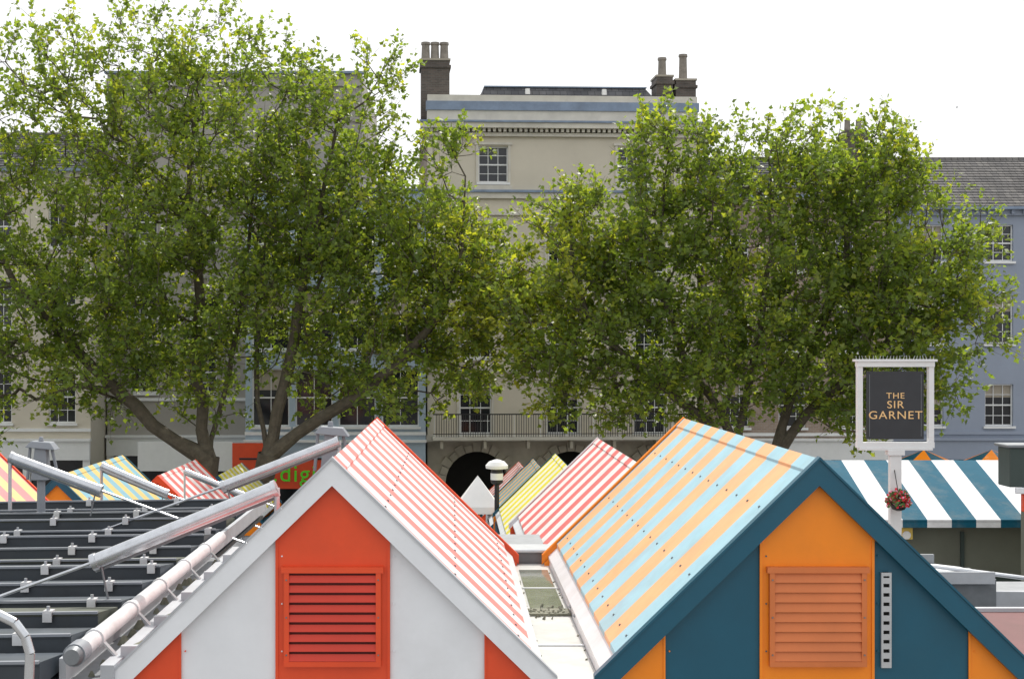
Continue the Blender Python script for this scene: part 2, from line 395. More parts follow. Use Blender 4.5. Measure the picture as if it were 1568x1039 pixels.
pts=[(-4.5,6.2,3.17),(-2.05,6,3.2),(-1.93,6,3.19),(-1.85,6,3.15),(-1.805,6,3.09),(-1.785,6,3.02),(-1.79,6,2.9),(-1.80,6,-.1)]
o.tube(pts,.021,'silver',12); o.tube([(-3.2,6.1,3.17),(-3.2,6.1,0)],.021,'silver',12)
o.make('handrail',None,(-1.8,6,0),smooth=True)
def cowl(x,y,z,s=1,flip=1):
    o=MB(); f=flip
    o.hexa([(x-.12*s,y-.12*s,z-.5*s),(x+.12*s,y-.12*s,z-.5*s),(x+.12*s,y+.12*s,z-.5*s),(x-.12*s,y+.12*s,z-.5*s)],
           [(x-.07*s,y-.08*s,z),(x+.09*s,y-.08*s,z),(x+.09*s,y+.08*s,z),(x-.07*s,y+.08*s,z)],'greyhood')
    o.hexa([(x-.2*s*f,y-.14*s,z-.02*s),(x+.24*s*f,y-.14*s,z-.06*s),(x+.24*s*f,y+.14*s,z-.06*s),(x-.2*s*f,y+.14*s,z-.02*s)],
           [(x-.12*s*f,y-.11*s,z+.07*s),(x+.16*s*f,y-.11*s,z+.05*s),(x+.16*s*f,y+.11*s,z+.05*s),(x-.12*s*f,y+.11*s,z+.07*s)],'greyhood')
    o.beam((x-.16*s,y,z-.03*s),(x-.2*s,y,z-.5*s),.04*s,.04*s,'greyhood'); o.beam((x+.16*s*1,y,z-.06*s),(x+.26*s,y,z-.5*s),.04*s,.04*s,'greyhood')
    o.cyl((x,y,z+.06*s),(x,y,z+.13*s),.04*s,.03*s,'greyhood',10)
    o.cyl((x,y,z-.5*s),(x,y,gz(y)),.045,.06,'greyhood',10)
    o.make('ventilation_cowl',None,(x,y,z),bevel=.006)
cowl(-1.32,15.3,3.42,.85); cowl(-4.52,15.6,3.25,.75)
# ------------------------------------------------------------------ right side
rt=root('striped_awning_stall',(5.7,20,-1))
O=(5.7,20,-1); o=MB()
o.hexa([(5.85,20,1.88),(14,20,1.88),(14,21.9,2.50),(5.55,21.9,2.50)],[(5.85,20,1.91),(14,20,1.91),(14,21.9,2.60),(5.55,21.9,2.60)],TWX)
o.poly([(5.85,20.0,1.80),(14,20.0,1.80),(14,20,1.885),(5.85,20,1.885)],TWX)
o.hexa([(5.55,21.9,2.5),(14,21.9,2.5),(14,23.8,1.9),(5.85,23.8,1.9)],[(5.55,21.9,2.6),(14,21.9,2.6),(14,23.8,1.93),(5.85,23.8,1.93)],TWX)
o.make('awning',rt,O)
o=MB()
o.box(6.0,14,20.35,23.4,-1.6,1.79,'olive')
for xx in np.arange(6.0,14,1.25): o.box(xx,xx+.05,20.31,20.352,-1.6,1.7,'kioskg')
o.box(5.95,14,20.28,20.35,1.0,1.06,'kioskg')
o.box(6.32,6.5,20.12,20.3,1.62,1.78,'lamp')
o.cyl((6.41,20.1,1.68),(6.41,20.14,1.68),.06,.06,'canvas',12)
o.make('wall_and_lamp',rt,O)
rt=root('market_kiosk',(8,18.6,-1)); O=(8,18.6,-1); o=MB()
o.box(7.2,10.5,18.4,18.8,2.52,3.03,'kioskg'); o.box(7.16,10.5,18.36,18.84,3.03,3.07,'steeldark')
o.box(7.26,10.5,18.34,18.4,2.44,2.52,'white'); o.box(7.5,10.5,18.5,18.8,-1.2,2.44,'olive'); o.box(7.38,10.5,18.42,18.5,2.2,2.43,'red')
o.make('kiosk_body',rt,O,bevel=.01)
o=MB()
o.hexa([(3.6,9.7,2.10),(8,9.7,2.10),(8,11.4,2.16),(3.6,11.4,2.16)],[(3.6,9.7,2.14),(8,9.7,2.14),(8,11.4,2.20),(3.6,11.4,2.20)],'maroon')
o.box(3.65,8,9.8,11.3,-.3,2.09,'greytrim')
o.box(3.6,8,11.4,11.46,2.12,2.23,'greytrim')
o.make('low_stall_roof',None,(4,10,2))
o=MB()
o.hexa([(3.9,13.2,2.18),(4.95,13.2,2.18),(4.95,13.9,2.18),(3.9,13.9,2.18)],[(3.85,13.15,2.21),(5.0,13.15,2.21),(4.7,13.9,2.21),(3.85,13.9,2.21)],'flash')
o.box(3.85,5.0,13.12,13.15,2.14,2.25,'greytrim'); o.box(3.85,4.7,13.9,13.94,2.15,2.30,'steeldark')
o.box(4.2,4.5,13.4,13.7,2.215,2.27,'canvas')
o.box(5.05,8.5,13.3,14,1.75,2.02,'steeldark'); o.box(5.0,8.5,13.22,13.3,1.9,2.05,'greytrim'); o.box(3.9,8.5,13.4,13.9,-.6,1.75,'slatface'); o.box(3.9,5.04,13.2,13.9,1.76,2.17,'steeldark')
o.box(3.6,8.5,11.5,13.1,1.6,1.7,'slatface')
o.cyl((3.8,13.6,2.33),(5.6,13.25,2.14),.02,.02,'steel',8)
o.make('roof_trough',None,(4.4,13.5,2.2))
# ------------------------------------------------------------------ pub sign
SX,SY=5.90,19.0
rt=root('pub_sign',(SX,SY,gz(SY))); O=(SX,SY,gz(SY)); o=MB()
z0,z1=3.035,4.17; hw=.515
o.box(SX-.075,SX+.075,SY-.05,SY+.05,O[2]-.1,z0-.05,'frame')
for a in(-1,1): 
    xa=SX+a*(hw-.04); o.box(xa-.035,xa+.035,SY-.045,SY+.045,z0+.03,z1-.10,'frame')
o.box(SX-hw,SX+hw,SY-.05,SY+.05,z0-.045,z0+.03,'frame')
o.box(SX-hw,SX+hw,SY-.06,SY+.06,z1-.10,z1-.03,'frame'); o.box(SX-hw-.03,SX+hw+.03,SY-.08,SY+.08,z1-.03,z1,'frame')
o.box(SX-hw+.03,SX+hw-.03,SY-.07,SY+.07,z0-.075,z0-.045,'frame'); o.box(SX-.11,SX+.11,SY-.08,SY+.08,z0-.14,z0-.075,'frame')
for i in range(24):
    xx=SX-hw+i*(2*hw/23); o.cyl((xx,SY,z1),(xx+random.uniform(-.02,.02),SY+random.uniform(-.02,.02),z1+.05),.003,.002,'frame',4)
o.make('sign_post_and_frame',rt,O,bevel=.004)
o=MB(); o.box(SX-.38,SX+.38,SY-.02,SY+.02,z0+.07,z1-.16,'signboard')
o.cyl((SX-.3,SY,z1-.1),(SX-.3,SY,z1-.17),.008,.008,'black',6); o.cyl((SX+.3,SY,z1-.1),(SX+.3,SY,z1-.17),.008,.008,'black',6)
for q in(-1,1): o.box(SX+q*.345-.003,SX+q*.345+.003,SY-.0235,SY-.0195,z0+.11,z1-.20,'steeldark')
o.make('sign_panel',rt,O)
zm=(z0+z1)/2-O[2]-.04
for t,zz,sz in(('THE',.12,.11),('SIR',-.0,.14),('GARNET',-.14,.15)):
    text_mesh('lettering_'+t.lower(),t,sz,'gold',rt,(0,-.024,zm+zz),sx=1.15)
def basket(x,y,z,r,parent,O):
    o=MB(); 
    o.lathe((x,y,z),[(.02,-r*.9),(r*.6,-r*.75),(r*.9,-r*.3),(r*.95,0)],'black',14)
    for i in range(620):
        u=random.uniform(0,6.28); w=random.uniform(-.35,1); rr=r*random.uniform(.7,1.3)
        c=Vector((x+rr*math.cos(u)*math.sqrt(max(0,1-w*w)),y+rr*math.sin(u)*math.sqrt(max(0,1-w*w)),z+rr*w*1.1))
        k=random.choice(['bgreen','bgreen','bgreen','flowerred','flowerpink','flowerred'])
        s=random.uniform(.015,.03); a=Vector((random.gauss(0,1),random.gauss(0,1),random.gauss(0,1))).normalized(); b=a.orthogonal().normalized(); a2=a.cross(b)
        o.poly([c-b*s,c-a2*s*.7,c+b*s,c+a2*s*.7],k)
    o.cyl((x,y,z+.1),(x-.0,SY-.04,z+.42),.006,.006,'black',6)
    o.make('hanging_flower_basket',parent,O)
basket(SX-.02,SY-.22,2.29,.13,rt,O)
o=MB(); lx,ly=.92,30.0; lz=1.9
o.cyl((lx,ly,gz(ly)-.1),(lx,ly,lz-.45),.06,.05,'black',12)
o.lathe((lx,ly,lz),[(.06,-.45),(.13,-.40),(.13,-.12)],'black',18)
o.lathe((lx,ly,lz),[(.13,-.12),(.235,-.10),(.24,-.04),(.17,.04),(.06,.08),(.01,.09)],'canvas',18)
o.lathe((lx,ly,lz),[(.134,-.34),(.134,-.2)],'canvas',18)
o.make('street_lamp',None,(lx,ly,gz(ly)),smooth=True)
o=MB(); c=(.62,36,1.12)
for i in range(4):
    a=math.pi/4+i*math.pi/2; b=a+math.pi/2; r=.75
    o.poly([c,(c[0]+r*math.cos(a),c[1]+r*math.sin(a),c[2]-.75),(c[0]+r*math.cos(b),c[1]+r*math.sin(b),c[2]-.75)],'canvas')
    o.poly([(c[0]+r*math.cos(a),c[1]+r*math.sin(a),c[2]-.75),(c[0]+r*math.cos(b),c[1]+r*math.sin(b),c[2]-.75),(c[0]+r*math.cos(b),c[1]+r*math.sin(b),c[2]-.92),(c[0]+r*math.cos(a),c[1]+r*math.sin(a),c[2]-.92)],'canvas')
    o.cyl((c[0]+r*math.cos(a),c[1]+r*math.sin(a),c[2]-.9),(c[0]+r*math.cos(a),c[1]+r*math.sin(a),-3),.025,.025,'steel',6)
o.make('white_gazebo',None,c)
for px_,k in ((14.2,'orange'),(16.2,'orange'),(17.6,'red')):
    o=MB(); c=(px_-.3,42,1.35)
    for i in range(8):
        a=i*math.pi/4; b=a+math.pi/4; r=1.1
        o.poly([c,(c[0]+r*math.cos(a),c[1]+r*math.sin(a),c[2]-.45),(c[0]+r*math.cos(b),c[1]+r*math.sin(b),c[2]-.45)],k if i%2 else 'teal')
    o.cyl(c,(c[0],c[1],-3.2),.03,.03,'steel',8)
    o.make('market_parasol',None,c)
# ------------------------------------------------------------------ buildings
GZ=gz(60)
def facade(w,win,x0,x1,z0,z1,opens,k,y=0,bars=(3,4),reveal=.14):
    xs=sorted({x0,x1}|{a for q in opens for a in(q[0]-q[2]/2,q[0]+q[2]/2)})
    zs=sorted({z0,z1}|{a for q in opens for a in(q[1],q[1]+q[3])})
    for a,b in zip(xs,xs[1:]):
        for c,d in zip(zs,zs[1:]):
            mx,mz=(a+b)/2,(c+d)/2
            if any(abs(mx-q[0])<q[2]/2 and q[1]<mz<q[1]+q[3] for q in opens): continue
            w.poly([(a,y,c),(b,y,c),(b,y,d),(a,y,d)],k)
    for q in opens:
        a,b,c,d=q[0]-q[2]/2,q[0]+q[2]/2,q[1],q[1]+q[3]; yr=y+reveal
        w.poly([(a,y,c),(a,yr,c),(a,yr,d),(a,y,d)],k); w.poly([(b,y,c),(b,y,d),(b,yr,d),(b,yr,c)],k)
        w.poly([(a,y,d),(a,yr,d),(b,yr,d),(b,y,d)],k); w.poly([(a,y,c),(b,y,c),(b,yr,c),(a,yr,c)],k)
        win.poly([(a,yr+.05,c),(b,yr+.05,c),(b,yr+.05,d),(a,yr+.05,d)],'glass')
        if random.random()<.5:
            hh=random.uniform(.2,.55)*(d-c)
            win.poly([(a,yr+.043,d-hh),(b,yr+.043,d-hh),(b,yr+.043,d),(a,yr+.043,d)],'blind')
        f=.055
        win.box(a,a+f,yr-.03,yr+.04,c,d,'frame'); win.box(b-f,b,yr-.03,yr+.04,c,d,'frame')
        win.box(a+f,b-f,yr-.03,yr+.04,d-f,d,'frame'); win.box(a+f,b-f,yr-.03,yr+.04,c,c+f*1.2,'frame')
        m=(c+d)/2; win.box(a+f,b-f,yr-.02,yr+.035,m-.03,m+.03,'frame')
        nx,nz=bars
        for i in range(1,nx):
            xx=a+(b-a)*i/nx; win.box(xx-.014,xx+.014,yr,yr+.03,c+f,d-f,'frame')
        for i in range(1,nz):
            if i*2==nz: continue
            zz=c+(d-c)*i/nz; win.box(a+f,b-f,yr+.002,yr+.028,zz-.013,zz+.013,'frame')
        win.box(a-.08,b+.08,y-.10,y-.002,c-.10,c-.002,'frame')
def arch(w,xc,zs,r,zt,x0,x1,z0,k,dark,y=0,ring='stone3'):
    n=18
    w.poly([(x0,y,z0),(xc-r,y,z0),(xc-r,y,zs),(x0,y,zs)],k); w.poly([(xc+r,y,z0),(x1,y,z0),(x1,y,zs),(xc+r,y,zs)],k)
    P=[(xc-r*math.cos(math.pi*i/n),zs+r*math.sin(math.pi*i/n)) for i in range(n+1)]
    T=[(x0+(x1-x0)*i/n) for i in range(n+1)]
    for i in range(n):
        w.poly([(P[i][0],y,P[i][1]),(P[i+1][0],y,P[i+1][1]),(T[i+1],y,zt),(T[i],y,zt)],k)
        w.poly([(P[i][0],y,P[i][1]),(P[i][0],y+1.2,P[i][1]),(P[i+1][0],y+1.2,P[i+1][1]),(P[i+1][0],y,P[i+1][1])],k)
    w.poly([(x0,y,zs),(xc-r,y,zs),(x0,y,zt)],k); w.poly([(x1,y,zs),(x1,y,zt),(xc+r,y,zs)],k)
    w.poly([(xc-r,y,z0),(xc-r,y+1.2,z0),(xc-r,y+1.2,zs),(xc-r,y,zs)],k); w.poly([(xc+r,y,z0),(xc+r,y,zs),(xc+r,y+1.2,zs),(xc+r,y+1.2,z0)],k)
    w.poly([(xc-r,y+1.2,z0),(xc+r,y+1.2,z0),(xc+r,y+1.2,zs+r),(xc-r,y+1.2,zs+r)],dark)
    nv=13; 
    for i in range(nv):
        a=math.pi*(i+.06)/nv; b=math.pi*(i+.94)/nv; ro=r+(.42 if i%2==0 else .30)
        q=[(xc-rr*math.cos(t),zs+rr*math.sin(t)) for rr,t in((r+.005,a),(r+.005,b),(ro,b),(ro,a))]
        w.hexa([(p[0],y-.002,p[1]) for p in q],[(p[0],y-.10,p[1]) for p in q],ring)
    for i in range(7):
        h=(zs-z0)/7
        for sgn in(-1,1):
            ww=.42 if i%2 else .3
            a,b=sorted((xc+sgn*(r+.005),xc+sgn*(r+ww))); w.box(a,b,y-.08,y-.002,z0+i*h+.02,z0+(i+1)*h-.02,ring)
def main_building():
    rt=root('georgian_stone_building',(4.63,60,0),R(3)); w=MB(); n=MB(); r=MB(); bal=MB()
    X=5.72
    c3=(-3.7,0,3.7)
    op=[(-2.95,11.32,1.26,1.52),(2.95,11.32,1.26,1.52)]
    facade(w,n,-X,X,10.95,13.35,op,'stone',bars=(3,4))
    op=[(a,7.55,1.25,2.0) for a in c3]; facade(w,n,-X,X,6.75,10.65,op,'stone')
    op=[(a,3.95,1.3,2.3) for a in c3]; facade(w,n,-X,X,3.45,6.75,op,'stone')
    op=[(a,.75,1.35,2.2) for a in c3]; facade(w,n,-X,X,.70,3.45,op,'stone')
    seg=[(-3.64,-X,-1.7),(.33,-1.7,2.3),(4.1,2.3,X)]
    for xc,a,b in seg: arch(w,xc,-1.3,1.32,.45,a,b,GZ-.2,'stone3','void')
    w.box(-X,X,.06,12,13.35,14.3,'stone')
    for s in(-X,X): w.poly([(s,0,GZ-.2),(s,12,GZ-.2),(s,12,14.3),(s,0,14.3)],'brick')
    w.poly([(-X,12,GZ),(X,12,GZ),(X,12,14.3),(-X,12,14.3)],'brick')
    w.box(-X-.05,X+.05,-.14,0.05,10.65,10.95,'stone2'); w.box(-X-.08,X+.08,-.22,.04,10.90,11.0,'lead')
    w.box(-X-.05,X+.05,-.12,-.003,9.95,10.1,'stone2')
    w.box(-X-.05,X+.05,-.10,-.003,6.6,6.75,'stone2'); w.box(-X-.05,X+.05,-.09,-.003,3.35,3.5,'stone2')
    w.box(-X-.05,X+.05,-.25,-.003,.45,.72,'stone2')
    w.box(-X-.1,X+.1,-.18,.05,13.25,13.40,'stone2')
    for i in range(52):
        xx=-X+.1+i*.22; w.box(xx,xx+.12,-.34,-.003,13.42,13.56,'stone2')
    w.box(-X-.3,X+.3,-.5,.05,13.56,13.78,'stone2'); w.box(-X-.35,X+.35,-.58,.05,13.78,13.86,'lead')
    w.box(-X-.02,X+.02,-.05,.05,13.86,14.35,'stone2'); w.box(-X-.06,X+.06,-.12,.3,14.35,14.72,'lead')
    w.box(-X-.0,X+.0,-.02,.28,14.72,15.0,'stone2')
    for a in(-2.95,2.95):
        for q in(-.73,.63): w.box(a+q,a+q+.1,-.05,-.003,11.32,12.9,'stone2')
        w.box(a-.8,a+.8,-.09,-.003,12.9,13.0,'stone2')
        w.box(a-.8,a+.8,-.10,-.003,11.0,11.2,'stone2')
    for a in c3:
        for z in(9.6,6.3):
            w.box(a-.85,a+.85,-.14,-.003,z,z+.14,'stone2')
        for zq,h in((7.45,2.1),(3.9,2.4),(.75,2.3)):
            for q in(-.78,.68): w.box(a+q,a+q+.1,-.05,-.003,zq,zq+h,'stone2')
    w.make('walls',rt); n.make('windows',rt)
    r.hexa([(-3.6,.6,14.9),(X-1.6,.6,14.9),(X-1.6,8,14.9),(-3.6,8,14.9)],[(-3.2,1.2,15.55),(X-2.0,1.2,15.55),(X-2.0,7,15.55),(-3.2,7,15.55)],'slate')
    r.box(-3.25,X-1.95,1.1,7.1,15.55,15.60,'lead')
    for a in(-1.4,1.9): r.cyl((a,.95,15.2),(a,.95,15.45),.12,.10,'canvas',10)
    def chim(x0,x1,zt,pots,ph=.62):
        r.box(x0,x1,.8,2.0,14.2,zt,'brickd'); r.box(x0-.06,x1+.06,.74,2.06,zt-.32,zt-.2,'brickd'); r.box(x0-.04,x1+.04,.76,2.04,zt,zt+.08,'stone3')
        for i in range(pots):
            xx=x0+(x1-x0)*(i+.5)/pots; r.lathe((xx,1.4,zt+.08),[(.19,0),(.165,ph-.14),(.20,ph-.1),(.19,ph),(.12,ph)],'pot',12)
    chim(-5.95,-4.75,16.6,3,.80); chim(4.15,4.85,16.0,1,.85); chim(4.98,5.85,15.85,1,1.15)
    r.make('roof_and_chimneys',rt)
    bal.box(-X+.2,X-.2,-1.0,-.26,.55,.68,'stone2')
    for i in range(110):
        xx=-X+.25+i*(2*X-.5)/109; bal.box(xx-.012,xx+.012,-.98,-.956,.69,1.60,'frame' if i%11==0 else 'black')
    bal.box(-X+.2,X-.2,-.99,-.945,1.60,1.65,'black'); bal.box(-X+.2,X-.2,-.99,-.945,.80,.83,'black')
    for a in np.arange(-X+.5,X,1.8): bal.box(a,a+.12,-.95,-.26,.2,.54,'stone3')
    bal.make('balcony',rt)
main_building()
def simple_building(name,xc,y,half,zt,k,cols,floors,rz=0,roof=None,depth=12,bars=(3,4),ww=1.15,shop=None,chims=(),roofk='slate',eavek='stone2',trimk='frame'):
    rt=root(name,(xc,y,0),rz); w=MB(); n=MB(); r=MB()
    opens=[(a,zb,ww,h) for (zb,h) in floors for a in cols]
    zs0=.45
    facade(w,n,-half,half,zs0,zt,opens,k,bars=bars)
    for s in(-half,half): w.poly([(s,0,GZ-.2),(s,depth,GZ-.2),(s,depth,zt),(s,0,zt)],k)
    w.poly([(-half,depth,GZ-.2),(half,depth,GZ-.2),(half,depth,zt),(-half,depth,zt)],k)
    w.box(-half,half,-.18,0,-.35,zs0-.003,shop or 'frame'); w.box(-half-.05,half+.05,-.26,-.0,zs0,zs0+.1,trimk)
    npr=max(2,int(half*2/2.4))
    for i in range(npr+1):
        xx=-half+(2*half-.3)*i/npr; w.box(xx,xx+.3,-.12,.1,GZ-.2,-.352,trimk)
    n.poly([(-half,.12,GZ-.2),(half,.12,GZ-.2),(half,.12,-.35),(-half,.12,-.35)],'glass')
    w.box(-half-.05,half+.05,-.16,0,zt-.25,zt,eavek)
    w.box(-half-.02,half+.02,-.08,0,floors[-1][0]-.35,floors[-1][0]-.22,trimk)
    if roof:
        rise,back=roof
        r.hexa([(-half-.1,-.3,zt+.002),(half+.1,-.3,zt+.002),(half+.1,depth,zt+.002),(-half-.1,depth,zt+.002)],
               [(-half-.1,-.3+back,zt+rise),(half+.1,-.3+back,zt+rise),(half+.1,-.25+back,zt+rise),(-half-.1,-.25+back,zt+rise)],roofk)
        nr=int(math.hypot(rise,back)/.3)
        for i in range(1,nr):
            t=i/nr; r.box(-half-.1,half+.1,-.32+back*t,-.27+back*t,zt+rise*t-.03,zt+rise*t+.035,roofk)
        r.box(-half-.1,half+.1,-.45,-.32,zt-.02,zt+.10,'lead')
        r.cyl((-half-.1,-.27+back,zt+rise),(half+.1,-.27+back,zt+rise),.1,.1,'tile',8)
        for i in range(int(half*2/.5)): w.box(-half+i*.5+.1,-half+i*.5+.22,-.28,-.163,zt-.2,zt-.04,eavek)
    else:
        w.box(-half,half,.0,depth,zt,zt+.3,eavek); w.box(-half-.1,half+.1,-.2,.2,zt+.3,zt+.4,'lead')
    for (cx,z0,z1,cw) in chims:
        r.box(cx-cw,cx+cw,2,3.2,z0,z1,'brickd'); r.box(cx-cw-.06,cx+cw+.06,1.94,3.26,z1-.3,z1-.15,'brickd')
        for q in(-.5,.5): r.lathe((cx+cw*q,2.6,z1),[(.14,0),(.12,.5),(.15,.52),(.1,.55)],'pot',10)
    w.make('walls',rt); n.make('windows',rt)
    if r.v: r.make('roof',rt)
    return rt
simple_building('blue_grey_townhouse',22.6,60.5,4.05,10.25,'bluegrey',(-2.35,.62,3.3),[(8.05,1.55),(4.55,2.05),(1.05,1.78)],0,(2.8,5.2),roofk='tile',ww=1.2,shop='bluegrey',eavek='bluegrey',trimk='bluegrey')
simple_building('brick_townhouse',14.55,60.2,3.95,10.7,'brick',(-2.6,-.2,2.2),[(7.6,1.6),(4.2,2.0),(1.0,1.9)],0,(2.2,4.5),chims=((3.1,11,13.9,.5),),shop='frame')
simple_building('grey_rendered_building',-9.6,62.5,5.6,16.1,'grrender',(-4,-1.4,1.4,4),[(9.0,1.8),(5.7,1.8),(2.4,1.8)],0,None,ww=1.2,shop='frame',eavek='grrender')
simple_building('glass_panel_shop',-4.9,59.2,3.75,10.6,'blueglass',(-2.7,-.9,.9,2.7),[(7.6,2.2),(4.3,2.4),(1.1,2.4)],0,None,bars=(2,2),ww=1.55,shop='blueglass',eavek='blueglass')
simple_building('cream_shop_building',-20.5,60,5.2,11.8,'stone',(-4,-1.3,1.3,4),[(8.6,1.8),(5.2,2),(1.2,2.2)],0,(2.2,4.5),chims=((-2,12,15,.5),),shop='frame')
simple_building('brick_shop_building',-30.9,60,5.1,12.5,'brick',(-3.6,0,3.6),[(8.6,1.8),(5.2,2),(1.2,2.2)],0,(2.2,4.5),shop='teal')
simple_building('rendered_townhouse',31.8,60.5,5.0,11.2,'stone',(-3.6,0,3.6),[(8.3,1.6),(4.8,2),(1.2,1.9)],0,(2.2,4.5),shop='teal')
rt=root('shop_sign',(-10.6,58.6,-.1)); o=MB(); o.box(-2.4,1.5,0,.12,-.6,.6,'frame'); o.box(1.5,3.0,-.02,.12,-.75,.55,'red'); o.make('fascia_panel',rt)
rt=root('shop_sign',(-6.55,56.5,-.62)); o=MB(); o.box(-1.9,1.5,0,.1,-.6,.55,'red'); o.box(-1.7,-1.6,.1,2.7,-.05,.05,'steeldark'); o.box(-1.95,1.55,-.03,.1,.55,.62,'black'); o.make('sign_panel',rt)
text_mesh('lettering',':digital',.95,'lime',rt,(-.62,-.03,-.02),extr=.02,align='LEFT')
o=MB(); s_=.55; bx,by,bz_=35.4,100,21.3
def bp_(x,y,z): return (bx+x*s_,by+y*s_,bz_+z*s_)
o.cyl(bp_(-.14,0,0),bp_(.02,0,.01),.015*s_,.05*s_,'bird',8); o.cyl(bp_(.02,0,.01),bp_(.15,0,.03),.05*s_,.03*s_,'bird',8); o.cyl(bp_(.15,0,.03),bp_(.21,0,.03),.025*s_,.004*s_,'bird',8)
for s in(-1,1):
    o.poly([bp_(-.05,0,.03),bp_(.08,0,.03),bp_(.10,s*.14,.12),bp_(-.02,s*.14,.12)],'bird')
    o.poly([bp_(-.02,s*.14,.12),bp_(.10,s*.14,.12),bp_(-.05,s*.34,.07)],'bird')
o.poly([bp_(-.12,-.01,0),bp_(-.12,.01,0),bp_(-.24,.05,0),bp_(-.24,-.05,0)],'bird')
o.make('flying_bird',None,(bx,by,bz_))
# ------------------------------------------------------------------ trees
def leaf_mat(name,c_dark,c_light,c_yel):
    m,nt,b=_mat(name); N=nt.nodes; L=nt.links
    at=N.new('ShaderNodeAttribute'); at.attribute_name='tint'
    cr=N.new('ShaderNodeValToRGB'); e=cr.color_ramp.elements
    e[0].color=(*c_dark,1); e[1].color=(*c_yel,1); e[1].position=1
    q=cr.color_ramp.elements.new(.55); q.color=(*c_light,1)
    L.new(at.outputs['Fac'],cr.inputs[0]); L.new(cr.outputs[0],b.inputs['Base Color'])
    b.inputs['Roughness'].default_value=.45; b.inputs['Specular IOR Level'].default_value=.5
    tr=N.new('ShaderNodeBsdfTranslucent'); hs=N.new('ShaderNodeVectorMath'); hs.operation='MULTIPLY'; hs.inputs[1].default_value=(2.9,2.8,1.1)
    L.new(cr.outputs[0],hs.inputs[0]); L.new(hs.outputs[0],tr.inputs[0])
    mx=N.new('ShaderNodeMixShader'); mx.inputs[0].default_value=.5
    L.new(b.outputs[0],mx.inputs[1]); L.new(tr.outputs[0],mx.inputs[2]); L.new(mx.outputs[0],N['Material Output'].inputs[0])
    return m
LEAF=leaf_mat('plane_leaves',(.085,.13,.03),(.145,.20,.042),(.27,.29,.04))
BARK=mat('plane_bark',(.095,.08,.058),.9,.35,5,.4,bump=.6,dirtcol=(.18,.17,.13))
M['bark']=BARK
def make_tree(name,origin,limbs,lobes,ntips,seed,leaf=.15,yel=None,trunk_r=.36):
    rng=np.random.default_rng(seed)
    nodes=[];par=[]
    ids={}
    for key,parent_key,pts in limbs:
        prev=ids[parent_key] if parent_key is not None else -1
        for p in pts:
            nodes.append(np.array(p,float)); par.append(prev); prev=len(nodes)-1
        ids[key]=prev
    P2=[];par2=[];mp={}
    for i,(p,q) in enumerate(zip(nodes,par)):
        if q<0: P2.append(p);par2.append(-1);mp[i]=len(P2)-1;continue
        a=nodes[q]; L=np.linalg.norm(p-a); n=max(1,int(L/.7)); pr=mp[q]
        for k in range(1,n+1):
            t=k/n; x=a+(p-a)*t+(rng.normal(0,.05,3) if k<n else 0)
            P2.append(x);par2.append(pr);pr=len(P2)-1
        mp[i]=pr
    nlimb=len(P2)
    MAXN=ntips*5+nlimb; P=np.zeros((MAXN,3)); P[:nlimb]=P2; par=list(par2)
    plen=np.zeros(MAXN)
    for i in range(nlimb):
        if par[i]>=0: plen[i]=plen[par[i]]+np.linalg.norm(P[i]-P[par[i]])
    n=nlimb
    base_z=P[0][2]
    att=np.array([P[i][2]>base_z+3.0 for i in range(nlimb)]+[True]*(MAXN-nlimb))
    wts=np.array([l[6] for l in lobes]); wts=wts/wts.sum()
    pts=[]
    for _ in range(ntips):
        l=lobes[rng.choice(len(lobes),p=wts)]
        d=rng.normal(size=3); d/=np.linalg.norm(d); r=rng.random()**(1/2.4)
        pts.append(np.array(l[:3])+d*r*np.array(l[3:6])*rng.uniform(.86,1.14))
    pts=np.array(pts)
    # gather the shoots into clumps so gaps open between them
    cl=pts[rng.choice(ntips,ntips//9,replace=False)]
    di=np.linalg.norm(pts[:,None,:]-cl[None,:,:],axis=2); nn=cl[np.argmin(di,axis=1)]
    pts=pts+(nn-pts)*.30
    dd=np.min(np.linalg.norm(pts[:,None,:]-P[None,:nlimb,:],axis=2),axis=1)
    order=np.argsort(dd)
    tips=[]
    for ii in order:
        t=pts[ii]
        v=t-P[:n]; dist=np.linalg.norm(v,axis=1)
        if dist.min()<.02: continue
        cost=dist+.22*plen[:n]+np.where(att[:n],0,50)+np.maximum(0,-v[:,2])*.5
        j=int(np.argmin(cost)); L=dist[j]
        k=max(1,min(4,int(L/.75))); a=P[j]; pr=j
        side=rng.normal(0,.1*L,3)
        for q in range(1,k+1):
            s=q/k; x=a+(t-a)*s+side*math.sin(math.pi*s)+np.array([0,0,.10*L*math.sin(math.pi*s)])
            P[n]=x; par.append(pr); plen[n]=plen[pr]+L/k; pr=n; n+=1
        tips.append(n-1)
    e=2.45; acc=np.zeros(n); child=np.zeros(n,bool)
    for i in range(n):
        if par[i]>=0: child[par[i]]=True
    rad=np.zeros(n)
    for i in range(n-1,-1,-1):
        if not child[i]: acc[i]=.011**e
        rad[i]=acc[i]**(1/e)
        if par[i]>=0: acc[par[i]]+=acc[i]
    sc_=trunk_r/rad[0]
    rad=np.where(rad>.03,rad*(1+(sc_-1)*np.clip((rad-.03)/(rad[0]-.03),0,1)**.9),rad)
    w=MB()
    for i in range(n):
        q=par[i]
        if q<0: continue
        a,b=P[q],P[i]; ra,rb=rad[q],rad[i]
        if ra>rb*1.7: ra=rb*1.35
        ns=12 if rb>.12 else (7 if rb>.04 else 4)
        w.cyl(a,Vector(b)+(Vector(b)-Vector(a)).normalized()*rb*.3,ra,rb,'bark',ns,False)
    cen=np.mean(pts,axis=0); zmin,zmax=pts[:,2].min(),pts[:,2].max()
    LP=[];LD=[];LT=[]
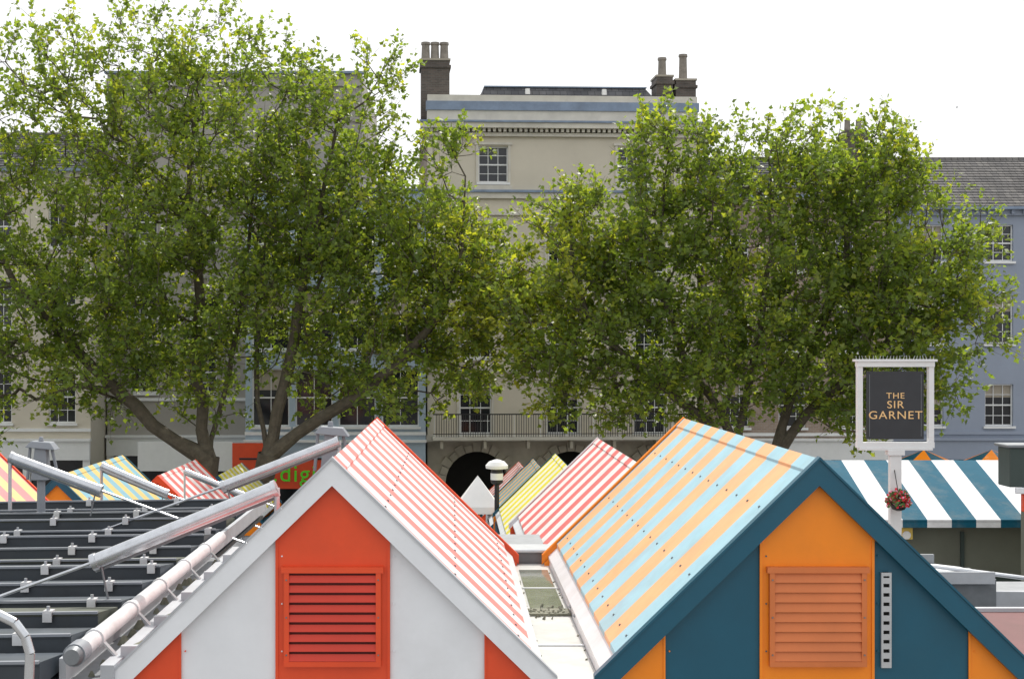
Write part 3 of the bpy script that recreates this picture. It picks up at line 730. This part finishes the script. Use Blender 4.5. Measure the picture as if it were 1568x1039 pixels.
    for tidx in tips:
        t=P[tidx]; out=t-cen; out/= (np.linalg.norm(out)+1e-6)
        g_=t-P[par[tidx]]; g_/= (np.linalg.norm(g_)+1e-6)
        ct=rng.normal(.42,.2)
        if yel is not None:
            ct+=.35*math.exp(-(((t[0]-yel[0])/yel[3])**2+((t[2]-yel[2])/yel[4])**2))
        hfrac=(t[2]-zmin)/(zmax-zmin)
        ntw=rng.integers(3,6) if hfrac<.55 else rng.integers(2,5)
        for _ in range(ntw):
            d=g_*.5+out*.35+np.array([0,0,.35+.4*hfrac])+rng.normal(0,.5,3); d/=np.linalg.norm(d)
            Lt=rng.uniform(.35,.95)*(1+.3*hfrac)
            e_=t+d*Lt+np.array([0,0,-.05])
            w.cyl(t,e_,.009,.004,'bark',3,False)
            m=int(4+Lt*6)
            s=rng.random(m)**.7; s[0]=1
            for sv in s:
                LP.append(t+(e_-t)*sv+rng.normal(0,.07,3)); 
                ld=d*.6+rng.normal(0,.6,3)+np.array([0,0,-.25]); LD.append(ld/np.linalg.norm(ld)); LT.append(ct+rng.normal(0,.15))
    LP=np.array(LP);LD=np.array(LD);LT=np.clip(np.array(LT),0,1); nl=len(LP)
    up=rng.normal(0,.6,(nl,3))+np.array([0,0,1.0])
    S=np.cross(LD,up); S/=np.linalg.norm(S,axis=1)[:,None]+1e-6
    Nn=np.cross(S,LD)
    sz=leaf*rng.uniform(.65,1.3,nl)[:,None]
    fold=rng.uniform(-.05,.3,nl)[:,None]
    def pt(u,v,f): return LP+LD*sz*u+S*sz*v+Nn*sz*fold*f
    V=np.stack([pt(0,0,0),pt(.35,-.52,-.5),pt(.62,-.24,-.25),pt(1.05,0,-.15),pt(.62,.24,-.25),pt(.35,.52,-.5)],axis=1).reshape(-1,3)
    rt=root(name,origin); O=np.array(origin)
    V=V-O
    F=(np.arange(nl)[:,None]*6+np.array([0,1,2,3,0,3,4,5])[None,:]).reshape(-1)
    me=bpy.data.meshes.new('leaves'); me.vertices.add(nl*6); me.vertices.foreach_set('co',V.astype(np.float32).ravel())
    me.loops.add(nl*8); me.loops.foreach_set('vertex_index',F.astype(np.int32))
    me.polygons.add(nl*2); me.polygons.foreach_set('loop_start',np.arange(0,nl*8,4,dtype=np.int32)); 
    me.update(calc_edges=True); me.validate()
    at=me.attributes.new('tint','FLOAT','FACE'); at.data.foreach_set('value',np.repeat(LT,2).astype(np.float32))
    me.materials.append(LEAF)
    ob=bpy.data.objects.new('leaves',me); COL.objects.link(ob); ob.parent=rt
    w.make('trunk_and_branches',rt,origin,smooth=False)
    print(name,'leaves',nl,'nodes',n,'trunk r',rad[0])
Gt=gz(48)
make_tree('plane_tree',(-8.15,48,Gt),[
  ('t',None,[(-8.15,48,Gt-.2),(-8.2,48,-1.5),(-8.25,48,0.6)]),
  ('a','t',[(-8.5,48,1.6),(-8.75,48.2,3.4),(-8.6,48.3,6.0),(-9.0,48.4,9.0),(-8.8,48.2,12.0)]),
  ('b','t',[(-9.3,47.8,1.2),(-10.6,47.6,2.4),(-12.3,47.4,4.0),(-14.5,47.2,6.4),(-15.5,47.2,8.5)]),
  ('e','t',[(-8.0,48.4,2.0),(-7.4,48.8,5.0),(-7.0,49,8.5),(-6.8,49,11)]),
 ],[(-12.65,48,11.8,4.3,3.2,4.0,1.7),(-17,47.5,9.2,4.4,3.4,5.2,1.6),(-8.1,48,12.3,4.2,3.2,3.8,1.5),(-9.5,48,7.2,4.5,3.4,4.2,2.1),(-13.3,47.5,5.3,4.4,3,3.2,1.5),(-10,47.5,3.6,4,2.6,2.0,.7),(-18,47.5,3.0,3.5,2.5,3.0,.8)],
 1850,3,.165)
make_tree('plane_tree',(-6.35,48,Gt),[
  ('t',None,[(-6.35,47.6,Gt-.2),(-6.4,47.6,-1.4),(-6.2,47.6,.7)]),
  ('a','t',[(-5.9,47.6,2.2),(-5.4,47.6,4.2),(-4.9,47.7,7.0),(-4.3,47.8,10.0),(-3.9,47.8,12)]),
  ('b','t',[(-5.2,47.3,1.5),(-3.6,47.0,2.5),(-1.8,46.8,3.8),(-.4,46.8,5.5),(.3,46.8,7.6),(.4,46.8,10)]),
  ('c','t',[(-6.6,48,2.5),(-6.7,48.3,5.5),(-6.4,48.4,8)]),
  ('s','a',[(-2.9,47.5,12.6),(-2.2,47.4,14.0)]),
 ],[(-4.4,48,10.2,3.1,2.8,3.3,1.3),(-2.0,47.5,7.3,3.3,3,3.6,1.7),(-5.8,48,6.5,3.4,3,4.0,1.4),(.7,47.2,5.6,2.4,2.3,3.2,1.3),(-2.2,47.4,13.0,1.2,1.0,1.6,.09),(.4,46.8,10.4,.8,.8,1.9,.11),(-2.6,47,3.3,3.2,2.2,1.6,.6)],
 1250,11,.165,yel=(1.2,47,6.5,2.2,3.0))
Gr=gz(46)
make_tree('plane_tree',(9.2,46,Gr),[
  ('t',None,[(9.3,46,Gr-.2),(9.2,46,-1.2),(9.15,46,1.0)]),
  ('a','t',[(9.4,46,2.4),(9.9,46,4.8),(10.3,46,7.4),(10.2,46,10.5)]),
  ('b','t',[(8.7,46,2.2),(7.4,46,4.2),(6.4,46,6.8),(6.8,46,9.0),(7.0,46,10.6)]),
  ('c','t',[(8.3,45.8,1.8),(6.6,45.6,3.2),(4.6,45.6,4.8),(3.8,45.6,7.0),(3.7,45.6,8.5)]),
 ],[(10.0,46,9.7,2.7,2.6,2.3,1.0),(7.2,46,10.2,1.6,1.5,1.9,.42),(5.5,46,7.4,2.8,2.6,2.5,1.15),(8.7,46,6.1,4.2,3.0,3.6,2.0),(3.6,45.7,5.4,2.5,2.3,3.0,1.2),(6.5,45.8,3.6,4.2,2.4,2.2,1.2),(3.8,45.8,8.8,1.1,1.0,.9,.14)],
 1330,23,.165,yel=(2.6,46,7.0,2.2,2.4),trunk_r=.27)
make_tree('plane_tree',(10.6,46.5,Gr),[
  ('t',None,[(10.5,46.6,Gr-.2),(10.55,46.6,-1.2),(10.6,46.6,.9)]),
  ('a','t',[(11.0,46.5,2.6),(12.0,46.4,5.0),(12.8,46.3,7.4),(13.0,46.2,10.0)]),
  ('b','t',[(11.5,46.3,2.2),(13.6,46,4.0),(15.0,46,5.8),(15.6,46,7.5)]),
 ],[(12.7,46.3,9.1,2.4,2.3,2.7,1.1),(14.4,46,7.2,2.4,2.4,2.9,1.3),(15.9,46,5.4,1.9,2.0,2.8,.95),(12.4,46,4.8,3.2,2.6,2.8,1.3),(13.4,46,2.8,2.6,2.2,1.4,.5),(14.1,46,10.7,.9,.9,1.1,.09),(17.0,46,8.3,.7,.7,1.2,.06)],
 960,31,.165,trunk_r=.25)
# ------------------------------------------------------------------ camera
cam=bpy.data.cameras.new('camera'); co=bpy.data.objects.new('camera',cam); COL.objects.link(co)
co.location=(0,0,EYE); co.rotation_euler=(R(90),0,0)
cam.sensor_width=36; cam.lens=50; cam.shift_x=.0574; cam.shift_y=.0099; cam.clip_end=5000; cam.clip_start=.1
sc.camera=co
# ------------------------------------------------------------------ light
el=R(50); az=R(12)
sv=Vector((math.cos(el)*math.sin(az),math.cos(el)*math.cos(az),math.sin(el)))
sl=bpy.data.lights.new('sun','SUN'); sl.energy=3.8; sl.angle=R(.8); sl.color=(1,.95,.87)
so=bpy.data.objects.new('sun',sl); COL.objects.link(so); so.rotation_euler=sv.to_track_quat('Z','Y').to_euler(); so.location=(0,0,60)
wd=bpy.data.worlds.new('World'); sc.world=wd; wd.use_nodes=True; nt=wd.node_tree; N=nt.nodes; L=nt.links
bg=N['Background']; sk=N.new('ShaderNodeTexSky'); sk.sky_type='NISHITA'; sk.sun_disc=False; sk.sun_elevation=el; sk.sun_rotation=az
sk.air_density=1.0; sk.dust_density=4.0; sk.ozone_density=1.0
tc=N.new('ShaderNodeTexCoord'); no=N.new('ShaderNodeTexNoise'); no.inputs['Scale'].default_value=1.6; no.inputs['Detail'].default_value=5
L.new(tc.outputs['Generated'],no.inputs['Vector'])
mr=N.new('ShaderNodeMapRange'); mr.inputs[1].default_value=.3; mr.inputs[2].default_value=.6; mr.inputs[3].default_value=.72; mr.inputs[4].default_value=.95
L.new(no.outputs['Fac'],mr.inputs[0])
mi=N.new('ShaderNodeMix'); mi.data_type='RGBA'; L.new(mr.outputs[0],mi.inputs[0]); L.new(sk.outputs[0],mi.inputs[6]); mi.inputs[7].default_value=(9.4,9.5,9.6,1)
L.new(mi.outputs[2],bg.inputs[0]); bg.inputs[1].default_value=.13
sc.view_settings.view_transform='Standard'; sc.view_settings.look='None'; sc.view_settings.exposure=0
